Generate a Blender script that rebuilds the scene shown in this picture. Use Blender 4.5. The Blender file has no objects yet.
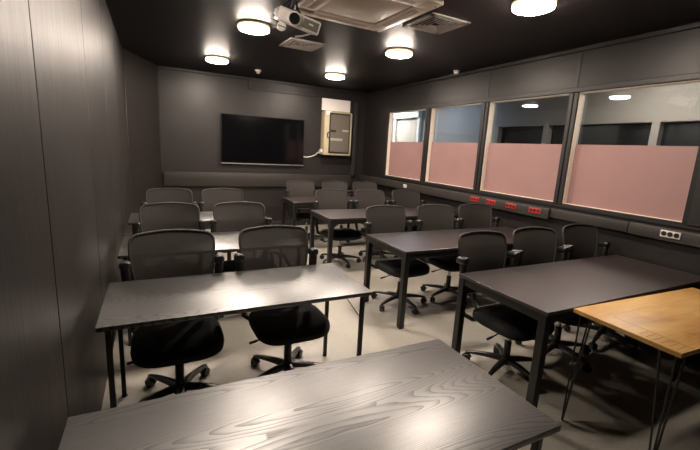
import bpy, bmesh, math, random
from mathutils import Vector, Matrix
random.seed(7)
SC = bpy.context.scene
COL = SC.collection
PI = math.pi
V = Vector

# ------------------------------------------------------------------ materials
def new_mat(name):
    m = bpy.data.materials.new(name); m.use_nodes = True
    nt = m.node_tree
    return m, nt, nt.nodes, nt.links, nt.nodes['Principled BSDF']

def coords(n, l, scale=(1, 1, 1), rot=(0, 0, 0)):
    tc = n.new('ShaderNodeTexCoord'); mp = n.new('ShaderNodeMapping')
    mp.inputs['Scale'].default_value = scale; mp.inputs['Rotation'].default_value = rot
    l.new(tc.outputs['Object'], mp.inputs['Vector'])
    return mp.outputs['Vector']

def noise(n, l, vec, scale, detail=4, rough=.55, dist=0.0):
    t = n.new('ShaderNodeTexNoise')
    t.inputs['Scale'].default_value = scale; t.inputs['Detail'].default_value = detail
    t.inputs['Roughness'].default_value = rough; t.inputs['Distortion'].default_value = dist
    l.new(vec, t.inputs['Vector'])
    return t.outputs['Fac']

def ramp(n, l, fac, stops):
    r = n.new('ShaderNodeValToRGB'); e = r.color_ramp.elements
    while len(e) < len(stops): e.new(.5)
    for k, (p, c) in enumerate(stops):
        e[k].position = p; e[k].color = (*c, 1) if len(c) == 3 else c
    l.new(fac, r.inputs['Fac'])
    return r.outputs['Color']

def bump(n, l, b, fac, strength, dist=.002):
    k = n.new('ShaderNodeBump'); k.inputs['Strength'].default_value = strength; k.inputs['Distance'].default_value = dist
    l.new(fac, k.inputs['Height']); l.new(k.outputs['Normal'], b.inputs['Normal'])

def plain(name, col, rough=.5, metal=0.0, spec=.5, nscale=60, var=.12, bmp=0.0):
    m, nt, n, l, b = new_mat(name)
    f = noise(n, l, coords(n, l), nscale)
    lo = tuple(c * (1 - var) for c in col); hi = tuple(min(1, c * (1 + var)) for c in col)
    l.new(ramp(n, l, f, [(.3, lo), (.7, hi)]), b.inputs['Base Color'])
    b.inputs['Roughness'].default_value = rough; b.inputs['Metallic'].default_value = metal
    b.inputs['Specular IOR Level'].default_value = spec
    if bmp: bump(n, l, b, f, bmp)
    return m

def painted_wood(name, col, rough, scale, spec=.5):
    m, nt, n, l, b = new_mat(name)
    v = coords(n, l, scale)
    f = noise(n, l, v, 9, 6, .65, .6); g = noise(n, l, coords(n, l), 2.2, 3)
    b.inputs['Specular IOR Level'].default_value = spec
    l.new(ramp(n, l, g, [(.3, tuple(c * .8 for c in col)), (.7, tuple(c * 1.2 for c in col))]), b.inputs['Base Color'])
    r = n.new('ShaderNodeMapRange'); r.inputs['To Min'].default_value = rough - .08; r.inputs['To Max'].default_value = rough + .12
    l.new(f, r.inputs['Value']); l.new(r.outputs['Result'], b.inputs['Roughness'])
    bump(n, l, b, f, .16, .004)
    return m

def ash(name, dark, light, rough, strength=.5):
    """open-pored ash stained black: long cathedral grain along local x"""
    m, nt, n, l, b = new_mat(name)
    v0 = coords(n, l, (1, 1, 1))
    warp = noise(n, l, coords(n, l, (.5, 6.0, 2.0)), 1.0, 0, .4)       # broad field whose contour lines are the growth rings
    wob = noise(n, l, coords(n, l, (5, 30, 10)), 1.0, 2, .5)
    ad = n.new('ShaderNodeMath'); ad.operation = 'MULTIPLY_ADD'; ad.inputs[1].default_value = .02
    l.new(wob, ad.inputs[0]); l.new(warp, ad.inputs[2])
    ml = n.new('ShaderNodeMath'); ml.operation = 'MULTIPLY'; ml.inputs[1].default_value = 70.0; l.new(ad.outputs[0], ml.inputs[0])
    fr = n.new('ShaderNodeMath'); fr.operation = 'FRACT'; l.new(ml.outputs[0], fr.inputs[0])
    pores = noise(n, l, coords(n, l, (5, 210, 60)), 2.2, 3, .65)
    # pores gather along each ring: ring fraction high -> open pores
    pw = n.new('ShaderNodeMath'); pw.operation = 'POWER'; pw.inputs[1].default_value = 3.2; l.new(fr.outputs[0], pw.inputs[0])
    mu = n.new('ShaderNodeMath'); mu.operation = 'MULTIPLY'; l.new(pw.outputs[0], mu.inputs[0]); l.new(pores, mu.inputs[1])
    sm = n.new('ShaderNodeMath'); sm.operation = 'MULTIPLY_ADD'; sm.inputs[1].default_value = .25; l.new(pores, sm.inputs[0]); l.new(mu.outputs[0], sm.inputs[2])
    h = n.new('ShaderNodeMath'); h.operation = 'SUBTRACT'; h.inputs[0].default_value = 1.0; h.use_clamp = True; l.new(sm.outputs[0], h.inputs[1])
    l.new(ramp(n, l, h.outputs[0], [(.45, dark), (.85, light)]), b.inputs['Base Color'])
    r = n.new('ShaderNodeMapRange'); r.inputs['From Min'].default_value = .4; r.inputs['From Max'].default_value = .9
    r.inputs['To Min'].default_value = rough + .08; r.inputs['To Max'].default_value = rough
    l.new(h.outputs[0], r.inputs['Value']); l.new(r.outputs['Result'], b.inputs['Roughness'])
    sp = n.new('ShaderNodeMapRange'); sp.inputs['From Min'].default_value = .45; sp.inputs['From Max'].default_value = .85
    sp.inputs['To Min'].default_value = .5; b.inputs['IOR'].default_value = 1.8; sp.inputs['To Max'].default_value = 1.0
    l.new(h.outputs[0], sp.inputs['Value']); l.new(sp.outputs['Result'], b.inputs['Specular IOR Level'])
    bump(n, l, b, h.outputs[0], strength, .0006)
    return m

def pine(name):
    m, nt, n, l, b = new_mat(name)
    big = noise(n, l, coords(n, l, (1.6, 5, 3)), 1.3, 3, .5, .4)
    fine = noise(n, l, coords(n, l, (5, 70, 40)), 1.6, 4, .6)
    w = n.new('ShaderNodeMath'); w.operation = 'MULTIPLY_ADD'; w.inputs[1].default_value = .4; l.new(fine, w.inputs[0]); l.new(big, w.inputs[2])
    c1 = ramp(n, l, w.outputs[0], [(.45, (.27, .135, .034)), (.65, (.40, .225, .067)), (.9, (.50, .315, .112))])
    br = n.new('ShaderNodeTexBrick')          # glued staves running the length of the top
    br.offset = .37; br.inputs['Scale'].default_value = 1
    br.inputs['Brick Width'].default_value = .9; br.inputs['Row Height'].default_value = .14; br.inputs['Mortar Size'].default_value = .0012
    br.inputs['Color1'].default_value = (1, 1, 1, 1); br.inputs['Color2'].default_value = (.78, .72, .66, 1); br.inputs['Mortar'].default_value = (.45, .38, .3, 1)
    l.new(coords(n, l), br.inputs['Vector'])
    mm = n.new('ShaderNodeMix'); mm.data_type = 'RGBA'; mm.blend_type = 'MULTIPLY'; mm.inputs[0].default_value = 1
    l.new(c1, mm.inputs[6]); l.new(br.outputs['Color'], mm.inputs[7]); l.new(mm.outputs[2], b.inputs['Base Color'])
    b.inputs['Roughness'].default_value = .38
    bump(n, l, b, fine, .08, .001)
    return m

def mesh_cloth(name, col, see):
    m, nt, n, l, b = new_mat(name)
    v = coords(n, l, (1, 1, 1))
    f = noise(n, l, v, 260, 2)
    l.new(ramp(n, l, f, [(.35, tuple(c * .75 for c in col)), (.65, tuple(c * 1.25 for c in col))]), b.inputs['Base Color'])
    b.inputs['Roughness'].default_value = .8; b.inputs['Specular IOR Level'].default_value = .3
    t = n.new('ShaderNodeBsdfTransparent'); mx = n.new('ShaderNodeMixShader'); mx.inputs['Fac'].default_value = see
    out = n['Material Output']
    l.new(b.outputs[0], mx.inputs[1]); l.new(t.outputs[0], mx.inputs[2]); l.new(mx.outputs[0], out.inputs['Surface'])
    return m

def glass(name):
    m, nt, n, l, b = new_mat(name); n.remove(b)
    g = n.new('ShaderNodeBsdfGlossy'); g.inputs['Roughness'].default_value = .015; g.inputs['Color'].default_value = (.95, .97, 1, 1)
    t = n.new('ShaderNodeBsdfTransparent'); t.inputs['Color'].default_value = (.86, .89, .9, 1)
    fr = n.new('ShaderNodeFresnel'); 
    ge = n.new('ShaderNodeNewGeometry'); mr = n.new('ShaderNodeMapRange')      # same reflectance on both faces of the pane
    mr.inputs['To Min'].default_value = 1.55; mr.inputs['To Max'].default_value = 1 / 1.55
    l.new(ge.outputs['Backfacing'], mr.inputs['Value']); l.new(mr.outputs['Result'], fr.inputs['IOR'])
    mx = n.new('ShaderNodeMixShader')
    l.new(fr.outputs[0], mx.inputs['Fac']); l.new(t.outputs[0], mx.inputs[1]); l.new(g.outputs[0], mx.inputs[2])
    l.new(mx.outputs[0], n['Material Output'].inputs['Surface'])
    return m

def film(name):
    m, nt, n, l, b = new_mat(name)
    f = noise(n, l, coords(n, l), 3, 3)
    c = ramp(n, l, f, [(.3, (.335, .195, .185)), (.7, (.36, .212, .20))])
    l.new(c, b.inputs['Base Color']); b.inputs['Roughness'].default_value = .55
    tr = n.new('ShaderNodeBsdfTranslucent'); l.new(c, tr.inputs['Color'])
    mx = n.new('ShaderNodeMixShader'); mx.inputs['Fac'].default_value = .3
    l.new(b.outputs[0], mx.inputs[1]); l.new(tr.outputs[0], mx.inputs[2]); l.new(mx.outputs[0], n['Material Output'].inputs['Surface'])
    return m

def emit(name, col, strength):
    m, nt, n, l, b = new_mat(name)
    b.inputs['Base Color'].default_value = (.8, .8, .78, 1)
    b.inputs['Emission Color'].default_value = (*col, 1); b.inputs['Emission Strength'].default_value = strength
    return m

def floor_mat(name):
    m, nt, n, l, b = new_mat(name)
    f = noise(n, l, coords(n, l), 1.7, 6, .6); g = noise(n, l, coords(n, l), 45, 3)
    c = ramp(n, l, f, [(.3, (.27, .25, .215)), (.7, (.33, .305, .265))])
    c2 = ramp(n, l, g, [(.3, (.86, .86, .86)), (.7, (1, 1, 1))])
    mm = n.new('ShaderNodeMix'); mm.data_type = 'RGBA'; mm.blend_type = 'MULTIPLY'; mm.inputs[0].default_value = 1
    l.new(c, mm.inputs[6]); l.new(c2, mm.inputs[7]); l.new(mm.outputs[2], b.inputs['Base Color'])
    r = n.new('ShaderNodeMapRange'); r.inputs['To Min'].default_value = .3; r.inputs['To Max'].default_value = .5
    l.new(f, r.inputs['Value']); l.new(r.outputs['Result'], b.inputs['Roughness'])
    bump(n, l, b, g, .05, .001)
    return m

LAMP = 195.0
M = dict(
    wall=painted_wood('black painted plywood', (.017, .0143, .0136), .42, (6, 6, .55), .28),
    wall_h=painted_wood('black painted board', (.0125, .0105, .0102), .40, (5, .55, 6), .3),
    backwall=plain('black painted plaster', (.0165, .0138, .0133), .42, spec=.35, nscale=5, bmp=.05),
    ledge=plain('dark grey painted duct', (.026, .0232, .021), .45, spec=.35),
    ceiling=plain('black ceiling paint', (.0095, .0074, .0077), .5, spec=.3, nscale=8),
    seam=plain('dark gap', (.004, .004, .004), .9),
    floor=floor_mat('grey linoleum'),
    reveal=plain('cream painted reveal', (.80, .70, .60), .5),
    frame=plain('charcoal window trim', (.015, .0135, .013), .45, spec=.35),
    glass=glass('window glass'), film=film('pink frosted film'),
    ash=ash('black stained ash', (.0025, .0023, .0023), (.0060, .0048, .0044), .385, .12),
    laminate=plain('black laminate', (.0125, .0068, .0064), .34, nscale=140, spec=.9),
    steel=plain('black powder coated steel', (.006, .006, .006), .42),
    pine=pine('glued pine'), stamp=plain('burnt brown print', (.15, .075, .026), .6),
    meshc=mesh_cloth('grey chair mesh', (.026, .0225, .0205), .035),
    chair=plain('charcoal nylon', (.008, .0072, .007), .42), seat=plain('black seat fabric', (.005, .005, .005), .85, nscale=300),
    frameback=plain('grey nylon frame', (.024, .021, .0195), .62, spec=.4),
    pad=plain('black arm pad', (.010, .0095, .0095), .36),
    base=plain('grey black nylon', (.014, .0135, .013), .35), chrome=plain('chrome', (.5, .5, .5), .22, 1.0),
    lampdim=emit('dimmer lamp diffuser', (1, .86, .72), LAMP * .7), lamp=emit('lamp diffuser', (1, .85, .72), LAMP), rim=emit('lamp rim glow', (1, .74, .36), 1.6),
    white=plain('white plastic', (.50, .47, .43), .45), cream=plain('cream cabinet paint', (.42, .36, .235), .45),
    greypanel=plain('grey cabinet panel', (.105, .093, .075), .5), black=plain('black plastic', (.006, .006, .006), .4),
    tvcase=plain('matt black casing', (.004, .004, .004), .6, spec=.2), paper=plain('white paper', (.84, .79, .76), .7), label=plain('pale label', (.32, .30, .26), .6),
    screen=plain('black screen', (.002, .002, .0025), .09, spec=.6), silver=plain('silver strip', (.38, .37, .36), .35, .8),
    acwhite=plain('cassette plastic', (.60, .52, .44), .5), acgrille=plain('cassette grille', (.48, .41, .34), .6),
    vent=plain('grey vent metal', (.42, .38, .36), .5), ventdark=plain('vent recess', (.012, .011, .011), .8),
    projector=plain('projector grey', (.52, .48, .46), .4), lens=plain('lens glass', (.01, .01, .015), .05, spec=1.0),
    red=plain('red socket plastic', (.36, .022, .024), .4), reddark=plain('dark red socket hole', (.06, .004, .004), .5),
    corridor=plain('corridor grey paint', (.32, .285, .25), .6), corrdark=plain('corridor dark glass', (.006, .007, .008), .25),
    corrwhite=plain('corridor white paint', (.7, .68, .65), .6), corrlamp=emit('corridor lamp', (1, .90, .80), 50.0), corrblue=emit('corridor cool lamp', (.55, .72, 1), 28.0), corrbright=emit('corridor bright lamp', (1, .96, .92), 180.0),
)

M['laminate'].node_tree.nodes['Principled BSDF'].inputs['IOR'].default_value = 1.75

# ------------------------------------------------------------------ mesh builder
class MB:
    def __init__(s): s.bm = bmesh.new()
    def _add(s, bm2, mat4=None):
        if mat4 is not None: bmesh.ops.transform(bm2, matrix=mat4, verts=bm2.verts)
        me = bpy.data.meshes.new('tmp'); bm2.to_mesh(me); bm2.free(); s.bm.from_mesh(me); bpy.data.meshes.remove(me)
        return s
    def box(s, lo, hi, bev=0.0, seg=2, mat4=None):
        b = bmesh.new(); bmesh.ops.create_cube(b, size=1)
        lo, hi = V(lo), V(hi)
        for v in b.verts: v.co = V(((lo[i] + hi[i]) / 2 + v.co[i] * (hi[i] - lo[i]) for i in range(3)))
        if bev: bmesh.ops.bevel(b, geom=b.edges[:], offset=min(bev, .49 * min(hi - lo)), segments=seg, profile=.5, affect='EDGES')
        return s._add(b, mat4)
    def tube(s, pts, r, seg=8, caps=True, closed=False, mat4=None):
        pts = [V(p) for p in pts]; rr = r if isinstance(r, (list, tuple)) else [r] * len(pts)
        b = bmesh.new(); rings = []; N = len(pts); up = None
        for i, p in enumerate(pts):
            a = pts[(i - 1) % N] if (i or closed) else p; c = pts[(i + 1) % N] if (i < N - 1 or closed) else p
            t = (c - a).normalized()
            if up is None: up = V((0, 0, 1)) if abs(t.z) < .9 else V((1, 0, 0))
            x = t.cross(up); x.normalize(); y = x.cross(t); up = y
            rings.append([b.verts.new(p + rr[i] * (math.cos(2 * PI * k / seg) * x + math.sin(2 * PI * k / seg) * y)) for k in range(seg)])
        for i in range(N if closed else N - 1):
            A, B = rings[i], rings[(i + 1) % N]
            for k in range(seg): b.faces.new((A[k], A[(k + 1) % seg], B[(k + 1) % seg], B[k]))
        if caps and not closed: b.faces.new(rings[0][::-1]); b.faces.new(rings[-1])
        bmesh.ops.recalc_face_normals(b, faces=b.faces)
        return s._add(b, mat4)
    def lathe(s, prof, seg=24, mat4=None):      # prof: (radius, z)
        b = bmesh.new(); rings = []
        for r, z in prof:
            rings.append([b.verts.new((max(r, 1e-5) * math.cos(2 * PI * k / seg), max(r, 1e-5) * math.sin(2 * PI * k / seg), z)) for k in range(seg)])
        for A, B in zip(rings, rings[1:]):
            for k in range(seg): b.faces.new((A[k], A[(k + 1) % seg], B[(k + 1) % seg], B[k]))
        b.faces.new(rings[0][::-1]); b.faces.new(rings[-1])
        bmesh.ops.remove_doubles(b, verts=b.verts, dist=2e-5)
        bmesh.ops.recalc_face_normals(b, faces=b.faces)
        return s._add(b, mat4)
    def prism(s, poly, depth, mat4=None, bev=0.0):   # poly in xy, extruded along +z
        b = bmesh.new(); f = b.faces.new([b.verts.new((x, y, 0)) for x, y in poly])
        e = bmesh.ops.extrude_face_region(b, geom=[f])
        for v in e['geom']:
            if isinstance(v, bmesh.types.BMVert): v.co.z += depth
        bmesh.ops.recalc_face_normals(b, faces=b.faces)
        if bev: bmesh.ops.bevel(b, geom=b.edges[:], offset=bev, segments=1, affect='EDGES')
        return s._add(b, mat4)
    def layers(s, rings, mat4=None):           # closed loft over rings of points
        b = bmesh.new(); R = [[b.verts.new(p) for p in r] for r in rings]
        for A, B in zip(R, R[1:]):
            n = len(A)
            for k in range(n): b.faces.new((A[k], A[(k + 1) % n], B[(k + 1) % n], B[k]))
        b.faces.new(R[0][::-1]); b.faces.new(R[-1]); bmesh.ops.recalc_face_normals(b, faces=b.faces)
        return s._add(b, mat4)
    def grid(s, P):
        b = bmesh.new(); R = [[b.verts.new(p) for p in r] for r in P]
        for A, B in zip(R, R[1:]):
            for k in range(len(A) - 1): b.faces.new((A[k], A[k + 1], B[k + 1], B[k]))
        bmesh.ops.recalc_face_normals(b, faces=b.faces)
        return s._add(b)
    def build(s, name, mat, parent=None, smooth=True, loc=None, rot=None):
        me = bpy.data.meshes.new(name); s.bm.to_mesh(me); s.bm.free()
        me.materials.append(mat)
        if smooth:
            me.polygons.foreach_set('use_smooth', [True] * len(me.polygons)); me.set_sharp_from_angle(angle=math.radians(38))
        o = bpy.data.objects.new(name, me); COL.objects.link(o)
        if parent: o.parent = parent
        if loc: o.location = loc
        if rot: o.rotation_euler = rot
        return o

def T(x, y, z): return Matrix.Translation((x, y, z))
def RX(a): return Matrix.Rotation(a, 4, 'X')
def RY(a): return Matrix.Rotation(a, 4, 'Y')
def RZ(a): return Matrix.Rotation(a, 4, 'Z')

def tag(o, label, cat, group=None):
    o['label'] = label; o['category'] = cat
    if group: o['group'] = group
    return o
def empty(name, loc, label, cat, group=None, rz=0.0, rot=None):
    o = bpy.data.objects.new(name, None); COL.objects.link(o); o.location = loc
    o.rotation_euler = rot if rot else (0, 0, rz); o.empty_display_size = .1
    return tag(o, label, cat, group)
def structure(o): o['kind'] = 'structure'; return o
def copy_tree(o, parent=None):
    c = o.copy(); COL.objects.link(c)
    if parent: c.parent = parent
    for ch in list(o.children): copy_tree(ch, c)
    return c

# ------------------------------------------------------------------ room shell
XL, XR, D, H, YF = -.345, 4.006, 7.446, 2.772, -2.3
KX, KY = .085, 6.42                       # the rear left wall runs slantwise from (XL, KY) to (KX, D)
XC = 5.5                                  # far side of the corridor behind the windows
structure(MB().box((-.9, YF - .2, -.1), (XC + .3, 10.2, 0)).build('floor', M['floor'], smooth=False))
structure(MB().box((-.9, YF - .2, H), (XC + .3, 10.2, H + .1)).build('ceiling', M['ceiling'], smooth=False))
# left wall: tall boards with open dark joints
wl = MB(); joints = [YF, -.9, .45, 1.68, 2.83, 3.86, 5.0, KY]
for a, b in zip(joints, joints[1:]): wl.box((XL - .018, a + .005, 0), (XL, b - .005, H), .0015, 1)
structure(wl.build('wall_left', M['wall']))
structure(MB().box((XL - .12, YF, 0), (XL - .0181, KY, H)).build('trim_7', M['seam']))
dx, dy = KX - XL, D - KY; nx, ny = -dy, dx; q = math.hypot(nx, ny); nx, ny = nx / q * .1, ny / q * .1
structure(MB().prism([(XL, KY), (KX, D), (KX + nx, D + ny), (XL + nx, KY + ny)], H).build('wall_rear_left', M['backwall'], smooth=False))
structure(MB().box((XL - .004, KY - .03, 0), (XL + .014, KY + .012, H - .06), .003, 1).build('trim_8', M['ledge']))
structure(MB().box((KX - .25, D, 0), (XR + .1, D + .12, H)).build('wall_back', M['backwall'], smooth=False))
structure(MB().box((-.9, YF - .12, 0), (XC, YF, H)).build('wall_front', M['backwall'], smooth=False))
# right wall with four window openings
ZB, ZT, ZF = 1.138, 2.312, 1.781
WIN = [(6.49, 5.365), (5.223, 4.117), (3.985, 2.856), (2.749, 1.64)]
wr = MB(); TW = .1
wr.box((XR, YF, 0), (XR + TW, D, ZB)); wr.box((XR, YF, ZT), (XR + TW, D, H))
edges = [D] + [y for w in WIN for y in w] + [YF]
for a, b in zip(edges[0::2], edges[1::2]): wr.box((XR, b, ZB), (XR + TW, a, ZT))
structure(wr.build('wall_right', M['wall_h'], smooth=False))
# horizontal joints of the boards above the windows and covers between them
tr = MB()
for a, b in zip(WIN, WIN[1:]):
    c = (a[1] + b[0]) / 2
    tr.box((XR - .012, c - .05, ZB - .02), (XR, c - .006, ZT), .003, 1); tr.box((XR - .012, c + .006, ZB - .02), (XR, c + .05, ZT), .003, 1)
    tr.box((XR - .006, c - .02, ZT), (XR, c + .02, H - .02), .002, 1)
tr.box((XR - .02, 1.5, ZT + .004), (XR, 6.56, ZT + .055), .004, 1)
tr.box((XR - .012, 1.5, ZB - .045), (XR, 6.56, ZB - .005), .004, 1)
tr.box((XR - .012, 1.5, ZB - .02), (XR, 1.6, ZT), .003, 1); tr.box((XR - .012, 6.51, ZB - .02), (XR, 6.56, ZT), .003, 1)
structure(tr.build('trim_9', M['frame']))
for k, (a, b) in enumerate(WIN, 1):
    f = MB(); e = .004
    f.box((XR + .004, a - e, ZB), (XR + .092, a, ZT)); f.box((XR + .055, b, ZB), (XR + .092, b + e, ZT))
    f.box((XR + .035, b + e, ZB), (XR + .092, a - e, ZB + e)); f.box((XR + .004, b + e, ZT - e), (XR + .092, a - e, ZT))
    w = structure(f.build(f'window_{k}', M['reveal'], smooth=False))
    g = MB().box((XR + .07, b + e, ZB + e), (XR + .076, a - e, ZT - e)).build('glass_pane', M['glass'], w, smooth=False)
    p = MB().box((XR + .062, b + e + .004, ZB + e), (XR + .066, a - e - .004, ZF)).build('frosted_film', M['film'], w, smooth=False)
    p['label'] = 'pink frosted film on the lower half of the pane'
# corridor behind the windows
cw = MB(); cw.box((XC, YF, 2.13), (XC + .15, 5.2, H)); cw.box((XC, YF, 0), (XC + .15, 5.2, 1.0)); cw.box((XC, 5.2, 0), (XC + .15, 10, H))
for y in (-.4, 1.2, 2.68, 4.2): cw.box((XC, y, 1.0), (XC + .15, y + .09, 2.13))
structure(cw.build('wall_corridor', M['corridor'], smooth=False))
structure(MB().box((XC + .1, YF, 1.0), (XC + .14, 5.2, 2.13)).build('window_5', M['corrdark'], smooth=False))
structure(MB().box((XR + .1, 9.6, 0), (XC, 9.7, H)).build('wall_corridor_end', M['corrwhite'], smooth=False))
cl = MB(); cl.box((XC - .1, 7.5, 2.40), (XC, 9.6, H)); cl.box((XC - .06, 7.5, 0), (XC, 7.58, 2.4)); cl.box((XC - .06, 8.5, 0), (XC, 8.56, 2.4))
structure(cl.build('trim_10', M['corrwhite'], smooth=False))
for y, mt, lab in ((8.6, M['corrbright'], 'pale ceiling light panel in the corridor beyond the farthest window'), (2.6, M['corrlamp'], 'pale ceiling light panel in the corridor behind the nearest window'),
                   (6.4, M['corrblue'], 'bluish ceiling light panel in the corridor behind the second farthest window')):
    cp = empty('corridor_light', (4.75, y, H), lab, 'ceiling light', 'corridor lights')
    MB().box((-.15, -.3, -.04), (.15, .3, 0), .005).build('housing', M['corrwhite'], cp)
    MB().box((-.13, -.28, -.048), (.13, .28, -.0405)).build('diffuser', mt, cp)

# ducts along the right wall, steps on the back wall, conduit, corner duct, baseboards
structure(MB().box((XR - .085, 2.835, .945), (XR, D - .02, 1.066), .008).build('trim_1', M['ledge']))
structure(MB().box((XR - .06, 2.02, .972), (XR, 2.829, 1.07), .006).build('trim_2', M['ledge']))
structure(MB().box((XR - .062, YF, .968), (XR, 2.014, 1.074), .006).build('trim_3', M['ledge']))
tc = MB(); zc = 2.56
tc.box((1.552, D - .03, zc), (1.582, D, H - .045), .004, 1); tc.box((1.582, D - .03, zc), (2.96, D, zc + .03), .004, 1)
tc.box((KX, D - .035, H - .045), (XR, D, H - .012), .004, 1)
structure(tc.build('trim_4', M['ledge']))
structure(MB().box((.12, D - .06, .80), (3.72, D, 1.05), .006).build('trim_5', M['ledge']))
structure(MB().box((3.70, D - .07, 1.05), (3.80, D, 2.55), .008).build('trim_6', M['ledge']))
structure(MB().box((KX, D - .02, 0), (XR, D, .11), .004, 1).build('baseboard_back', M['ledge']))
structure(MB().box((XR - .018, YF, 0), (XR, D - .03, .09), .004, 1).build('baseboard_right', M['ledge']))
structure(MB().box((XR - .03, YF, H - .05), (XR, D - .04, H - .012), .004, 1).build('trim_11', M['wall_h']))

# ------------------------------------------------------------------ ceiling fixtures
def lamp(x, y, label, mt='lamp'):
    t = empty('ceiling_light', (x, y, H), label, 'ceiling light', 'round ceiling lights')
    MB().lathe([(.155, 0), (.16, -.006), (.16, -.016), (.150, -.018)], 40).build('base_plate', M['white'], t)
    MB().lathe([(.148, -.0185), (.155, -.022), (.155, -.038), (.150, -.040)], 40).build('rim', M['rim'], t)
    MB().lathe([(.150, -.0405), (.148, -.052), (.128, -.060), (.08, -.064), (0, -.0655)], 40).build('diffuser', M[mt], t)
    return t
lamp(2.612, 2.277, 'round glowing ceiling light nearest the camera, above the long windows')
lamp(2.63, 4.145, 'round glowing ceiling light just beyond the right-hand air vent')
lamp(2.65, 6.045, 'round glowing ceiling light nearest the cream electrical cabinet')
lamp(.937, 4.216, 'round glowing ceiling light just left of the projector')
lamp(.838, 6.115, 'round glowing ceiling light in the far left, above the left end of the television')
lamp(.24, 2.5, 'round ceiling light close to the left wall, out of frame above the front tables', 'lampdim')

def vent(x, y, s, rz, label):
    t = empty('air_vent', (x, y, H), label, 'air vent', 'square ceiling vents', rz)
    h = s / 2
    f = MB()
    for a in range(4): f.box((-h, h - .05, -.014), (h, h, 0), .003, 1, RZ(a * PI / 2))
    f.build('frame', M['vent'], t)
    MB().box((-h + .05, -h + .05, -.003), (h - .05, h - .05, 0)).build('recess', M['ventdark'], t, False)
    sl = MB()
    for k in range(4):
        o = h - .066 - k * .036
        for a in range(4):
            m4 = RZ(a * PI / 2) @ T(0, o, -.010) @ RX(-.35)
            sl.box((-o, -.013, -.0015), (o, .013, .0015), 0, 1, m4)
    sl.build('louvres', M['vent'], t, False)
vent(2.35, 3.12, .44, .03, 'square louvred grey ceiling vent to the right of the large air conditioner')
vent(1.59, 4.63, .42, .03, 'square louvred grey ceiling vent behind the projector')

t = empty('air_conditioner', (1.58, 3.09, H), 'large square beige air conditioning cassette set in the ceiling', 'air conditioner', rz=.04)
a = MB(); h = .46
for k in range(4): a.box((-h, h - .17, -.035), (h, h, 0), .008, 2, RZ(k * PI / 2))
a.build('housing', M['acwhite'], t)
MB().box((-.288, -.288, -.03), (.288, .288, -.002), .01).build('intake_grille', M['acgrille'], t)
for k in range(4):
    MB().box((-.25, h - .125, -.040), (.25, h - .06, -.0351), .004, 1, RZ(k * PI / 2)).build('air_flap', M['acgrille'], t)
    MB().lathe([(.008, -.0351), (.008, -.038), (.004, -.040)], 10, RZ(k * PI / 2) @ T(.40, .43, 0)).build('screw_cap', M['black'], t)

# projector on its ceiling mount
PJ = V((1.06, 3.22, 2.585))
t = empty('projector', PJ, 'silver grey video projector hung beneath the ceiling', 'projector', rot=(math.radians(16), math.radians(13), math.radians(-6)))
MB().box((-.17, -.12, -.05), (.17, .12, .05), .014, 3).build('body', M['projector'], t)
l1 = MB(); m4 = T(-.045, -.121, .0) @ RX(PI / 2)
l1.lathe([(.052, -.004), (.052, .022), (.046, .028), (.036, .028), (.033, .012)], 32, m4)
lr = l1.build('lens_ring', M['projector'], t)
MB().lathe([(.031, .010), (.031, .016), (.018, .021), (0, .023)], 28, m4).build('lens', M['lens'], lr)
MB().lathe([(.041, .0285), (.041, .031), (.034, .031), (.034, .0285)], 28, m4).build('lens_trim', M['black'], lr)
MB().box((.03, -.1225, -.034), (.155, -.1205, .034), .0008, 1).build('front_grille', M['greypanel'], t)
MB().box((.075, -.1236, .0), (.112, -.1226, .012)).build('maker_label', M['white'], t, False)
MB().box((-.192, -.09, -.02), (-.171, -.03, .02), .004).build('side_port', M['white'], t)
ft = MB(); ft.lathe([(.032, -.012), (.036, -.006), (.036, .006), (.030, .012)], 24, T(-.115, -.09, -.083) @ RX(PI / 2)); ft.box((-.125, -.1, -.06), (-.105, -.08, -.0505))
fo = ft.build('levelling_foot', M['white'], t)
MB().box((-.145, -.1035, -.087), (-.085, -.1025, -.080)).build('foot_slot', M['black'], fo, False)
mm = MB(); mm.box((-.15, -.07, .051), (.0, .07, .062), .002, 1); mm.tube([(-.07, 0, .06), (-.07, 0, .17)], .02, 12)
for sx in (-1, 1): mm.tube([(-.07 + sx * .06, -.06, .056), (-.07 + sx * .02, 0, .12)], .006, 6); mm.tube([(-.07 + sx * .06, .06, .056), (-.07 + sx * .02, 0, .12)], .006, 6)
mm.box((-.12, -.05, .167), (-.02, .05, .175), .002, 1)
mm.build('ceiling_mount', M['steel'], t)
MB().tube([(.12, .121, -.02), (.15, .14, -.05), (.10, .16, -.085), (.04, .17, -.115)], .007, 8).build('cable', M['projector'], t)

t = empty('smoke_detector', (1.541, 6.627, H), 'small white smoke detector on the ceiling above the television', 'smoke detector')
MB().lathe([(.05, 0), (.05, -.018), (.042, -.024)], 24).build('base', M['white'], t)
MB().lathe([(.034, -.0245), (.03, -.05), (.018, -.058), (0, -.06)], 24).build('sensor_head', M['vent'], t)
t = empty('motion_sensor', (3.86, 4.55, H), 'small white sensor on the ceiling above the second long window', 'sensor')
MB().lathe([(.045, 0), (.045, -.02), (.038, -.024)], 24).build('base', M['white'], t)
MB().lathe([(.036, -.0245), (.034, -.045), (.02, -.052), (0, -.053)], 24).build('sensor_head', M['paper'], t)

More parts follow.
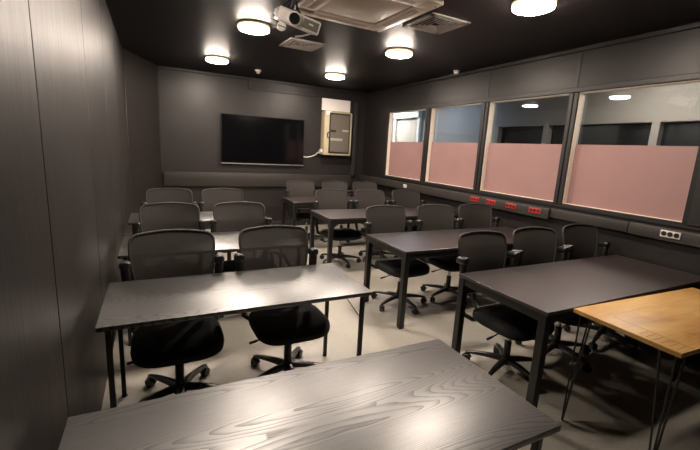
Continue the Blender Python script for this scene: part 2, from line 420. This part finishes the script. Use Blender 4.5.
# ------------------------------------------------------------------ back wall things
t = empty('television', (1.848, D, 1.66), 'large black flat screen television on the back wall', 'television')
w, h = .785, .445
MB().box((-w, -.065, -h), (w, -.02, h), .006, 2).build('casing', M['tvcase'], t)
MB().box((-w + .014, -.0668, -h + .034), (w - .014, -.0652, h - .014)).build('screen', M['screen'], t, False)
MB().box((-w + .004, -.0685, -h + .002), (w - .004, -.0655, -h + .020), .001, 1).build('bottom_strip', M['silver'], t)
MB().box((-.25, -.0195, -.2), (.25, -.001, .2), .003, 1).build('wall_bracket', M['steel'], t)
MB().box((-.05, -.06, -h - .014), (.05, -.03, -h), .003, 1).build('receiver_bump', M['black'], t)

t = empty('electrical_cabinet', (3.30, D, 1.88), 'cream electrical cabinet with a grey panel door on the back wall', 'electrical cabinet')
w, h, d = .305, .43, .21
b = MB(); b.box((-w, -d, -h), (w, 0, h), .03, 3); b.build('body', M['cream'], t)
MB().box((-w + .10, -d - .006, -h + .045), (w - .055, -d - .0005, h - .03), .002, 1).build('door_gasket', M['black'], t)
dr = MB().box((-w + .125, -d - .014, -h + .075), (w - .08, -d - .0065, h - .06), .004, 1).build('door', M['greypanel'], t)
MB().box((-w + .13, -d - .017, .03), (-w + .24, -d - .0145, .075), .002, 1).build('black_label', M['black'], dr)
MB().box((.08, -d - .017, .05), (.215, -d - .0145, .085), .001, 1).build('white_label', M['label'], dr)
for k in range(8): MB().box((-.175 + k * .033, -d - .021, -.135), (-.175 + k * .033 + .027, -d - .0145, -.085), .002, 1).build('breaker_switch', M['label'], dr)
for z in (-.2, .2): MB().box((-.17, -d - .0155, z), (.22, -d - .0145, z + .006)).build('panel_rib', M['greypanel'], dr, False)
hd = MB(); hd.tube([(-w + .10, -d - .001, .03), (-w + .055, -d - .03, .0), (-w + .055, -d - .03, -.06), (-w + .09, -d - .004, -.09)], .011, 8)
hd.build('handle', M['black'], t)
MB().box((-w + .03, -d - .003, h - .07), (-w + .13, -d - .0005, h - .005), .001, 1).build('sticker', M['paper'], t)
cl = MB(); cl.lathe([(.05, 0), (.055, .02), (.05, .05), (.02, .06)], 20, T(-w - .02, -.10, -h + .07) @ RY(-PI / 2) @ T(0, 0, -.03)); cl.build('cable_gland', M['white'], t)
tag(MB().box((-.31, -.035, -.115), (.31, 0, .115), .006).build('white_board_panel', M['paper'], loc=(3.31, D, 2.445)), 'blank white panel on the wall directly above the cream cabinet', 'panel')
tag(MB().tube([(2.645, D - .012, 1.40), (2.72, D - .014, 1.392), (2.82, D - .012, 1.41), (2.90, D - .035, 1.45), (2.936, D - .085, 1.505)], .012, 8).build('power_cable', M['white']),
    'white cable running from the television to the cream cabinet', 'cable')

# sockets on the right wall duct
def socket(y, z, x, n, mat, hole, label, w):
    t = empty('socket_outlet', (x, y, z), label, 'socket', 'wall duct sockets' if mat is M['red'] else None)
    MB().box((-.008, -w / 2, -.03), (0, w / 2, .03), .003, 2).build('faceplate', mat, t)
    for k in range(n):
        yy = (k - (n - 1) / 2) * (w - .01) / n
        MB().lathe([(.021, 0), (.021, .0015), (.017, .0015), (.017, .0004)], 20, T(-.0085, yy, 0) @ RY(-PI / 2)).build('socket_hole', hole, t)
X1 = XR - .085
for y, lab in ((3.968, 'red triple socket farthest left of the four red ones on the duct'), (3.678, 'red triple socket second from the left of the four red ones on the duct'),
               (3.354, 'red triple socket third from the left of the four red ones on the duct'), (3.009, 'red triple socket nearest the end of the thick duct')):
    socket(y, 1.018, X1, 3, M['red'], M['reddark'], lab, .16)
socket(1.674, 1.03, XR - .062, 3, M['white'], M['black'], 'white triple socket under the largest window at the right edge', .15)
socket(5.663, 1.015, X1, 2, M['white'], M['vent'], 'small white socket on the duct below the farthest window', .10)

# ------------------------------------------------------------------ tables
TZ = .74
def slim_table(x0, x1, y0, y1, label):
    t = empty('folding_table', ((x0 + x1) / 2, (y0 + y1) / 2, 0), label, 'table', 'woodgrain tables along the left wall')
    w, d = (x1 - x0) / 2, (y1 - y0) / 2
    MB().box((-w, -d, TZ - .024), (w, d, TZ), .0025, 2).build('tabletop', M['ash'], t)
    r = MB()
    for sx in (-1, 1): r.box((sx * (w - .045) - .0125, -d + .03, TZ - .05), (sx * (w - .045) + .0125, d - .03, TZ - .0245), .002, 1)
    r.box((-w + .058, d - .055, TZ - .05), (w - .058, d - .03, TZ - .0245), .002, 1)
    r.build('under_frame', M['steel'], t)
    for sx in (-1, 1):
        for sy in (-1, 1):
            l = MB(); cx, cy = sx * (w - .045), sy * (d - .045)
            l.box((cx - .0125, cy - .0125, .012), (cx + .0125, cy + .0125, TZ - .0505), .002, 1)
            lo = l.build('leg', M['steel'], t)
            MB().lathe([(.016, 0), (.018, .004), (.014, .0115)], 12, T(cx, cy, 0)).build('foot', M['black'], lo)
        MB().tube([(sx * (w - .045), d - .058, TZ - .06), (sx * (w - .045), -d + .058, TZ - .19)], .005, 6).build('brace', M['steel'], t)
    return t
slim_table(-.273, 1.176, .682, 1.318, 'black woodgrain table in the foreground, cropped by the bottom of the photo')
slim_table(-.275, 1.179, 1.957, 2.592, 'black woodgrain table just behind the foreground one, its right end in full view')
slim_table(-.275, 1.179, 3.184, 3.835, 'black woodgrain table between two pairs of chairs, third from the camera')
slim_table(-.275, 1.179, 4.459, 5.048, 'black woodgrain table farthest back along the left wall')

def bracket(cx, cy, sx, y_half, ztop):
    """curved web between leg and rail, in the xz plane"""
    R = .11; pts = [(0, 0), (R, 0)]
    for k in range(1, 9):
        a = PI / 2 * k / 8; pts.append((R - R * math.sin(a), -R + R * math.cos(a)))
    pts = [(sx * x, z) for x, z in pts]
    return pts, T(cx + sx * .025, cy + y_half, ztop) @ RX(PI / 2)
def heavy_table(x0, x1, y0, y1, label):
    t = empty('conference_table', ((x0 + x1) / 2, (y0 + y1) / 2, 0), label, 'table', 'large dark tables on the window side')
    w, d = (x1 - x0) / 2, (y1 - y0) / 2
    MB().box((-w, -d, TZ - .022), (w, d, TZ), .001, 1).build('tabletop', M['laminate'], t)
    r = MB(); z0, z1 = TZ - .075, TZ - .0225
    for sy in (-1, 1): r.box((-w + .055, sy * (d - .028) - .02, z0), (w - .055, sy * (d - .028) + .02, z1), .003, 1)
    for sx in (-1, 1): r.box((sx * (w - .028) - .02, -d + .055, z0), (sx * (w - .028) + .02, d - .055, z1), .003, 1)
    r.build('apron', M['steel'], t)
    for sx in (-1, 1):
        for sy in (-1, 1):
            cx, cy = sx * (w - .028), sy * (d - .028)
            l = MB(); l.box((cx - .026, cy - .026, .008), (cx + .026, cy + .026, TZ - .0226), .003, 1)
            lo = l.build('leg', M['steel'], t)
            MB().lathe([(.018, 0), (.02, .003), (.02, .0078)], 14, T(cx, cy, 0)).build('foot', M['black'], lo)
            pts, m4 = bracket(cx + sx * -.0, cy, -sx, .008, z0)
            pp = MB(); pp.prism(pts, .016, m4); pp.build('corner_bracket', M['steel'], t, False)
    return t
RT = [(1.984, 1.341, 2.08), (1.941, 2.712, 3.435), (1.907, 4.31, 5.0), (1.90, 5.73, 6.35)]
for (x, a, b), lab in zip(RT, ('large dark table against the window wall, touching the yellow wooden table', 'large dark table one row behind the one touching the yellow wooden table',
                               'dark table in the second row from the back wall, window side', 'dark table nearest the back wall, below the television and cabinet')):
    heavy_table(x, 3.96, a, b, lab)

# pale wooden table with hairpin legs
t = empty('wooden_table', (2.83, 1.028, 0), 'honey yellow wooden table with thin black hairpin legs at the right edge', 'table', rz=math.radians(-2.2))
w, d, z1 = .645, .275, .745
MB().box((-w, -d, z1 - .026), (w, d, z1), .003, 2).build('tabletop', M['pine'], t)
for sx in (-1, 1):
    for sy in (-1, 1):
        cx, cy = sx * (w - .03), sy * (d - .03)
        l = MB()
        tip = V((cx, cy, .006))
        for ox, oy in ((-sx * .0, 0), (-sx * .09, 0), (0, -sy * .07)):
            top = V((cx + ox, cy + oy, z1 - .03)); l.tube([top, top.lerp(tip, .55) + V((0, 0, 0)), tip + V((ox * .06, oy * .06, 0))], .0055, 6)
        l.box((min(cx, cx - sx * .1), min(cy, cy - sy * .08), z1 - .030), (max(cx, cx - sx * .1), max(cy, cy - sy * .08), z1 - .0262))
        l.build('hairpin_leg', M['steel'], t)
st = MB(); rs = random.Random(3)
st.box((-w + .115, -d + .01, z1 + .0001), (-w + .120, d - .16, z1 + .0006))
for k in range(6):
    yy = -d + .03 + k * .034; x = -w + .03
    xx = x
    while xx < x + .072:
        ln = rs.uniform(.008, .022); st.box((xx, yy, z1 + .0001), (min(xx + ln, x + .075), yy + .0045, z1 + .0006)); xx += ln + .006
st.build('burnt_print', M['stamp'], t, False)['label'] = 'rows of small illegible brown print near the corner'

# ------------------------------------------------------------------ office chair (faces local -y, origin on the floor under the column)
def outline(n=14):
    """half outline of the back in (x, z): from bottom centre up to top centre"""
    pts = []
    zb, zt = .50, 1.0
    for k in range(7): pts.append((.16 * k / 6, zb))
    for k in range(1, 7): a = PI / 2 * k / 6; pts.append((.16 + .045 * math.sin(a), zb + .045 * (1 - math.cos(a))))
    R = .055; zc = zt - .012 - R                     # tight top corners, nearly flat crown
    for k in range(1, 12): s = k / 12; pts.append((.205 + .05 * math.sin(s * PI / 2), zb + .045 + s * (zc - zb - .045)))
    for k in range(0, 7): a = PI / 2 * k / 6; pts.append((.255 - R + R * math.cos(a), zc + R * math.sin(a)))
    for k in range(1, 8): x = (.255 - R) * (1 - k / 7); pts.append((x, zt - .012 + .012 * (1 - (x / (.255 - R)) ** 2)))
    return pts
def back_y(x, z): return .312 + (z - .5) * .13 + .05 * (1 - min(1, (x / .27) ** 2)) - .03 * math.sin((z - .5) / .5 * PI)

def make_chair():
    root = empty('office_chair', (0, 0, 0), '', 'chair', 'black mesh office chairs')
    # five star base
    b = MB(); b.lathe([(.028, .062), (.042, .068), (.042, .105), (.034, .125), (.028, .128)], 24)
    ang = [math.radians(90 + 36 + 72 * k) for k in range(5)]
    for a in ang:
        rings = []
        for r, zc, hw, hh in ((.03, .098, .024, .022), (.12, .095, .021, .019), (.22, .084, .017, .014), (.285, .074, .014, .009), (.30, .070, .010, .006)):
            c, s = math.cos(a), math.sin(a)
            ring = []
            for k in range(10):
                th = 2 * PI * k / 10; u = hw * math.copysign(abs(math.cos(th)) ** .6, math.cos(th)); v = hh * math.copysign(abs(math.sin(th)) ** .6, math.sin(th))
                ring.append((r * c - u * s, r * s + u * c, zc + v))
            rings.append(ring)
        b.layers(rings)
    base = b.build('star_base', M['base'], root)
    for j, a in enumerate(ang):
        m4 = T(.285 * math.cos(a), .285 * math.sin(a), 0) @ RZ(a + .7 * (j - 2))
        c = MB()
        for sx in (-1, 1): c.lathe([(.012, -.009), (.026, -.009), (.0285, -.005), (.0285, .005), (.026, .009), (.012, .009)], 18, m4 @ T(sx * .015, .0, .0285) @ RY(PI / 2))
        c.tube([(0, 0, .03), (0, 0, .066)], .006, 8, mat4=m4); c.tube([(-.02, 0, .0285), (.02, 0, .0285)], .005, 8, mat4=m4)
        hood = []
        for k in range(9):
            th = PI * (k / 8) - .1; hood.append((.032 * math.cos(th), .0285 + .032 * math.sin(th)))
        c.tube([(0, y, z) for y, z in hood], .006, 6, mat4=m4)
        c.build('caster', M['base'], base)
    MB().lathe([(.026, .1285), (.026, .245), (.022, .25)], 20).build('column_cover', M['base'], root)
    MB().lathe([(.0145, .2505), (.0145, .345)], 16).build('gas_lift', M['chrome'], root)
    tm = MB(); tm.box((-.075, -.10, .338), (.075, .13, .384), .012, 2); tm.box((-.05, .12, .345), (.05, .235, .372), .008, 2)
    mech = tm.build('tilt_mechanism', M['chair'], root)
    lv = MB(); lv.tube([(-.076, -.02, .352), (-.17, -.03, .345), (-.235, -.035, .335)], .005, 8); lv.tube([(-.225, -.0345, .337), (-.275, -.038, .331)], [.008, .0095], 10)
    lv.build('tilt_lever', M['black'], mech)
    # seat cushion
    rings = []
    for z, k in ((.385, .86), (.388, .93), (.400, .985), (.425, 1.0), (.448, .985), (.462, .94), (.470, .85), (.473, .7), (.474, .4)):
        ring = []
        for i in range(40):
            th = 2 * PI * i / 40; c, s = math.cos(th), math.sin(th)
            x = .252 * k * math.copysign(abs(c) ** .5, c); y = .232 * k * math.copysign(abs(s) ** .5, s) - .01
            dz = -.035 * max(0, (-y - .12) / .12) ** 2 - .012 * (1 - (x / .25) ** 2) * (z > .45)
            ring.append((x, y, z + dz * (.5 + .5 * (z > .42))))
        rings.append(ring)
    MB().layers(rings).build('seat', M['seat'], root)
    # mesh back: cloth panel + frame
    half = outline(); Z = sorted(set(round(z, 4) for x, z in half))
    def width(z):
        best = 0
        for (x1, z1), (x2, z2) in zip(half, half[1:]):
            if min(z1, z2) - 1e-6 <= z <= max(z1, z2) + 1e-6:
                best = max(best, x1 if abs(z2 - z1) < 1e-6 else x1 + (x2 - x1) * (z - z1) / (z2 - z1), min(x1, x2))
        return best
    P = []
    for k in range(31):
        z = .502 + (.9965 - .502) * k / 30; wz = max(.01, width(z) - .003)
        P.append([(wz * u / 10, back_y(wz * u / 10, z), z) for u in range(-10, 11)])
    bk = MB().grid(P).build('backrest', M['meshc'], root)
    loop = [(x, back_y(x, z), z) for x, z in half] + [(-x, back_y(x, z), z) for x, z in half[-2:0:-1]]
    MB().tube(loop, .0085, 8, closed=True).build('back_frame', M['frameback'], root)
    sp = MB()
    sp.tube([(0, .22, .358), (0, .33, .37), (0, .395, .44), (0, .408, .56), (0, .418, .70), (0, .424, .80)], [.022, .022, .022, .019, .016, .012], 10)
    for sx in (-1, 1):
        sp.tube([(sx * .012, .415, .80), (sx * .085, .402, .775), (sx * .125, .385, .70), (sx * .115, .375, .62), (sx * .06, .385, .56), (sx * .01, .402, .535)], [.011, .012, .012, .012, .012, .011], 8)
        sp.tube([(sx * .122, .385, .69), (sx * .19, .362, .69), (sx * .236, .332, .69)], .010, 8)
    sp.build('back_support', M['chair'], root)
    for sx in (-1, 1):
        ar = MB()
        ar.tube([(sx * .06, .15, .364), (sx * .19, .20, .366), (sx * .246, .245, .40), (sx * .258, .268, .50), (sx * .264, .268, .60)], [.016, .018, .02, .022, .024], 10)
        rings = []                                   # flat upright blade that carries the pad
        for z, hw, hd, yo in ((.56, .018, .018, .264), (.62, .025, .022, .264), (.72, .028, .025, .264), (.79, .028, .028, .266), (.803, .024, .026, .267)):
            rings.append([(sx * (.264 + .012 * (z - .56) / .24) + hw * math.copysign(abs(math.cos(2 * PI * i / 14)) ** .7, math.cos(2 * PI * i / 14)),
                           yo + hd * math.copysign(abs(math.sin(2 * PI * i / 14)) ** .7, math.sin(2 * PI * i / 14)), z) for i in range(14)])
        ar.layers(rings)
        arm = ar.build('armrest', M['chair'], root)
        rings = []
        for y, k, dz in ((.234, .5, -.002), (.237, .8, 0), (.246, 1, 0), (.27, 1.02, -.002), (.30, .98, -.006), (.322, .85, -.01), (.33, .5, -.012)):
            ring = []
            for i in range(16):
                th = 2 * PI * i / 16; c, s = math.cos(th), math.sin(th)
                ring.append((sx * .276 + .033 * k * math.copysign(abs(c) ** .8, c), y, .825 + dz + .030 * k * math.copysign(abs(s) ** .8, s)))
            rings.append(ring)
        MB().layers(rings).build('arm_pad', M['pad'], arm)
    return root

proto = make_chair(); first = [True]
def chair(x, y, rz, label):
    o = proto if first[0] else copy_tree(proto)
    first[0] = False
    o.location = (x, y, 0); o.rotation_euler = (0, 0, math.radians(rz)); o['label'] = label
K = 'mesh office chair '
chair(.085, 2.375, 0, K + 'on the wall side of the nearest pair at the left')
chair(.775, 2.375, 1, K + 'on the aisle side of the nearest pair at the left')
chair(.10, 3.625, -1, K + 'on the wall side of the middle pair at the left')
chair(.765, 3.625, 2, K + 'on the aisle side of the middle pair at the left')
chair(.125, 4.85, -2, K + 'on the wall side of the farthest pair at the left')
chair(.785, 4.85, 3, K + 'on the aisle side of the farthest pair at the left')
rows = [(1.88, (2.335, 2.955, 3.64), (1, -3, 0), 'at the dark table touching the yellow table'),
        (3.24, (2.28, 2.945, 3.56), (2, -2, -4), 'at the second dark table from the camera'),
        (4.81, (2.30, 2.94, 3.59), (1, 0, -3), 'at the third dark table from the camera'),
        (6.15, (2.285, 2.95, 3.565), (0, 1, -2), 'at the dark table nearest the back wall')]
for y, xs, rs_, where in rows:
    for x, r, side in zip(xs, rs_, ('aisle-side', 'middle', 'window-side')):
        chair(x, y + (-.027 if y < 2 and x < 2.5 else .02 if y < 2 and x > 3.5 else 0), r, f'{side} mesh office chair {where}')

# ------------------------------------------------------------------ camera, world, view
cam = bpy.data.cameras.new('camera'); co = bpy.data.objects.new('camera', cam); COL.objects.link(co)
yaw, pit, rol = (math.radians(a) for a in (26.917, 11.124, 3.177))
F = V((math.sin(yaw) * math.cos(pit), math.cos(yaw) * math.cos(pit), -math.sin(pit)))
r0 = V((math.cos(yaw), -math.sin(yaw), 0)); u0 = r0.cross(F)
R = math.cos(rol) * r0 + math.sin(rol) * u0; U = math.cos(rol) * u0 - math.sin(rol) * r0
mw = Matrix((R, U, -F)).transposed().to_4x4(); mw.translation = (0, 0, 1.602)
co.matrix_world = mw
cam.sensor_fit = 'HORIZONTAL'; cam.sensor_width = 36; cam.lens = 386.55 * 36 / 700; cam.clip_start = .02
SC.camera = co
wd = bpy.data.worlds.new('world'); SC.world = wd; wd.use_nodes = True
wd.node_tree.nodes['Background'].inputs[0].default_value = (.02, .02, .022, 1); wd.node_tree.nodes['Background'].inputs[1].default_value = .2
vs = SC.view_settings
vs.view_transform = 'Standard'; vs.look = 'None'; vs.gamma = 1; vs.use_curve_mapping = False; vs.exposure = .6
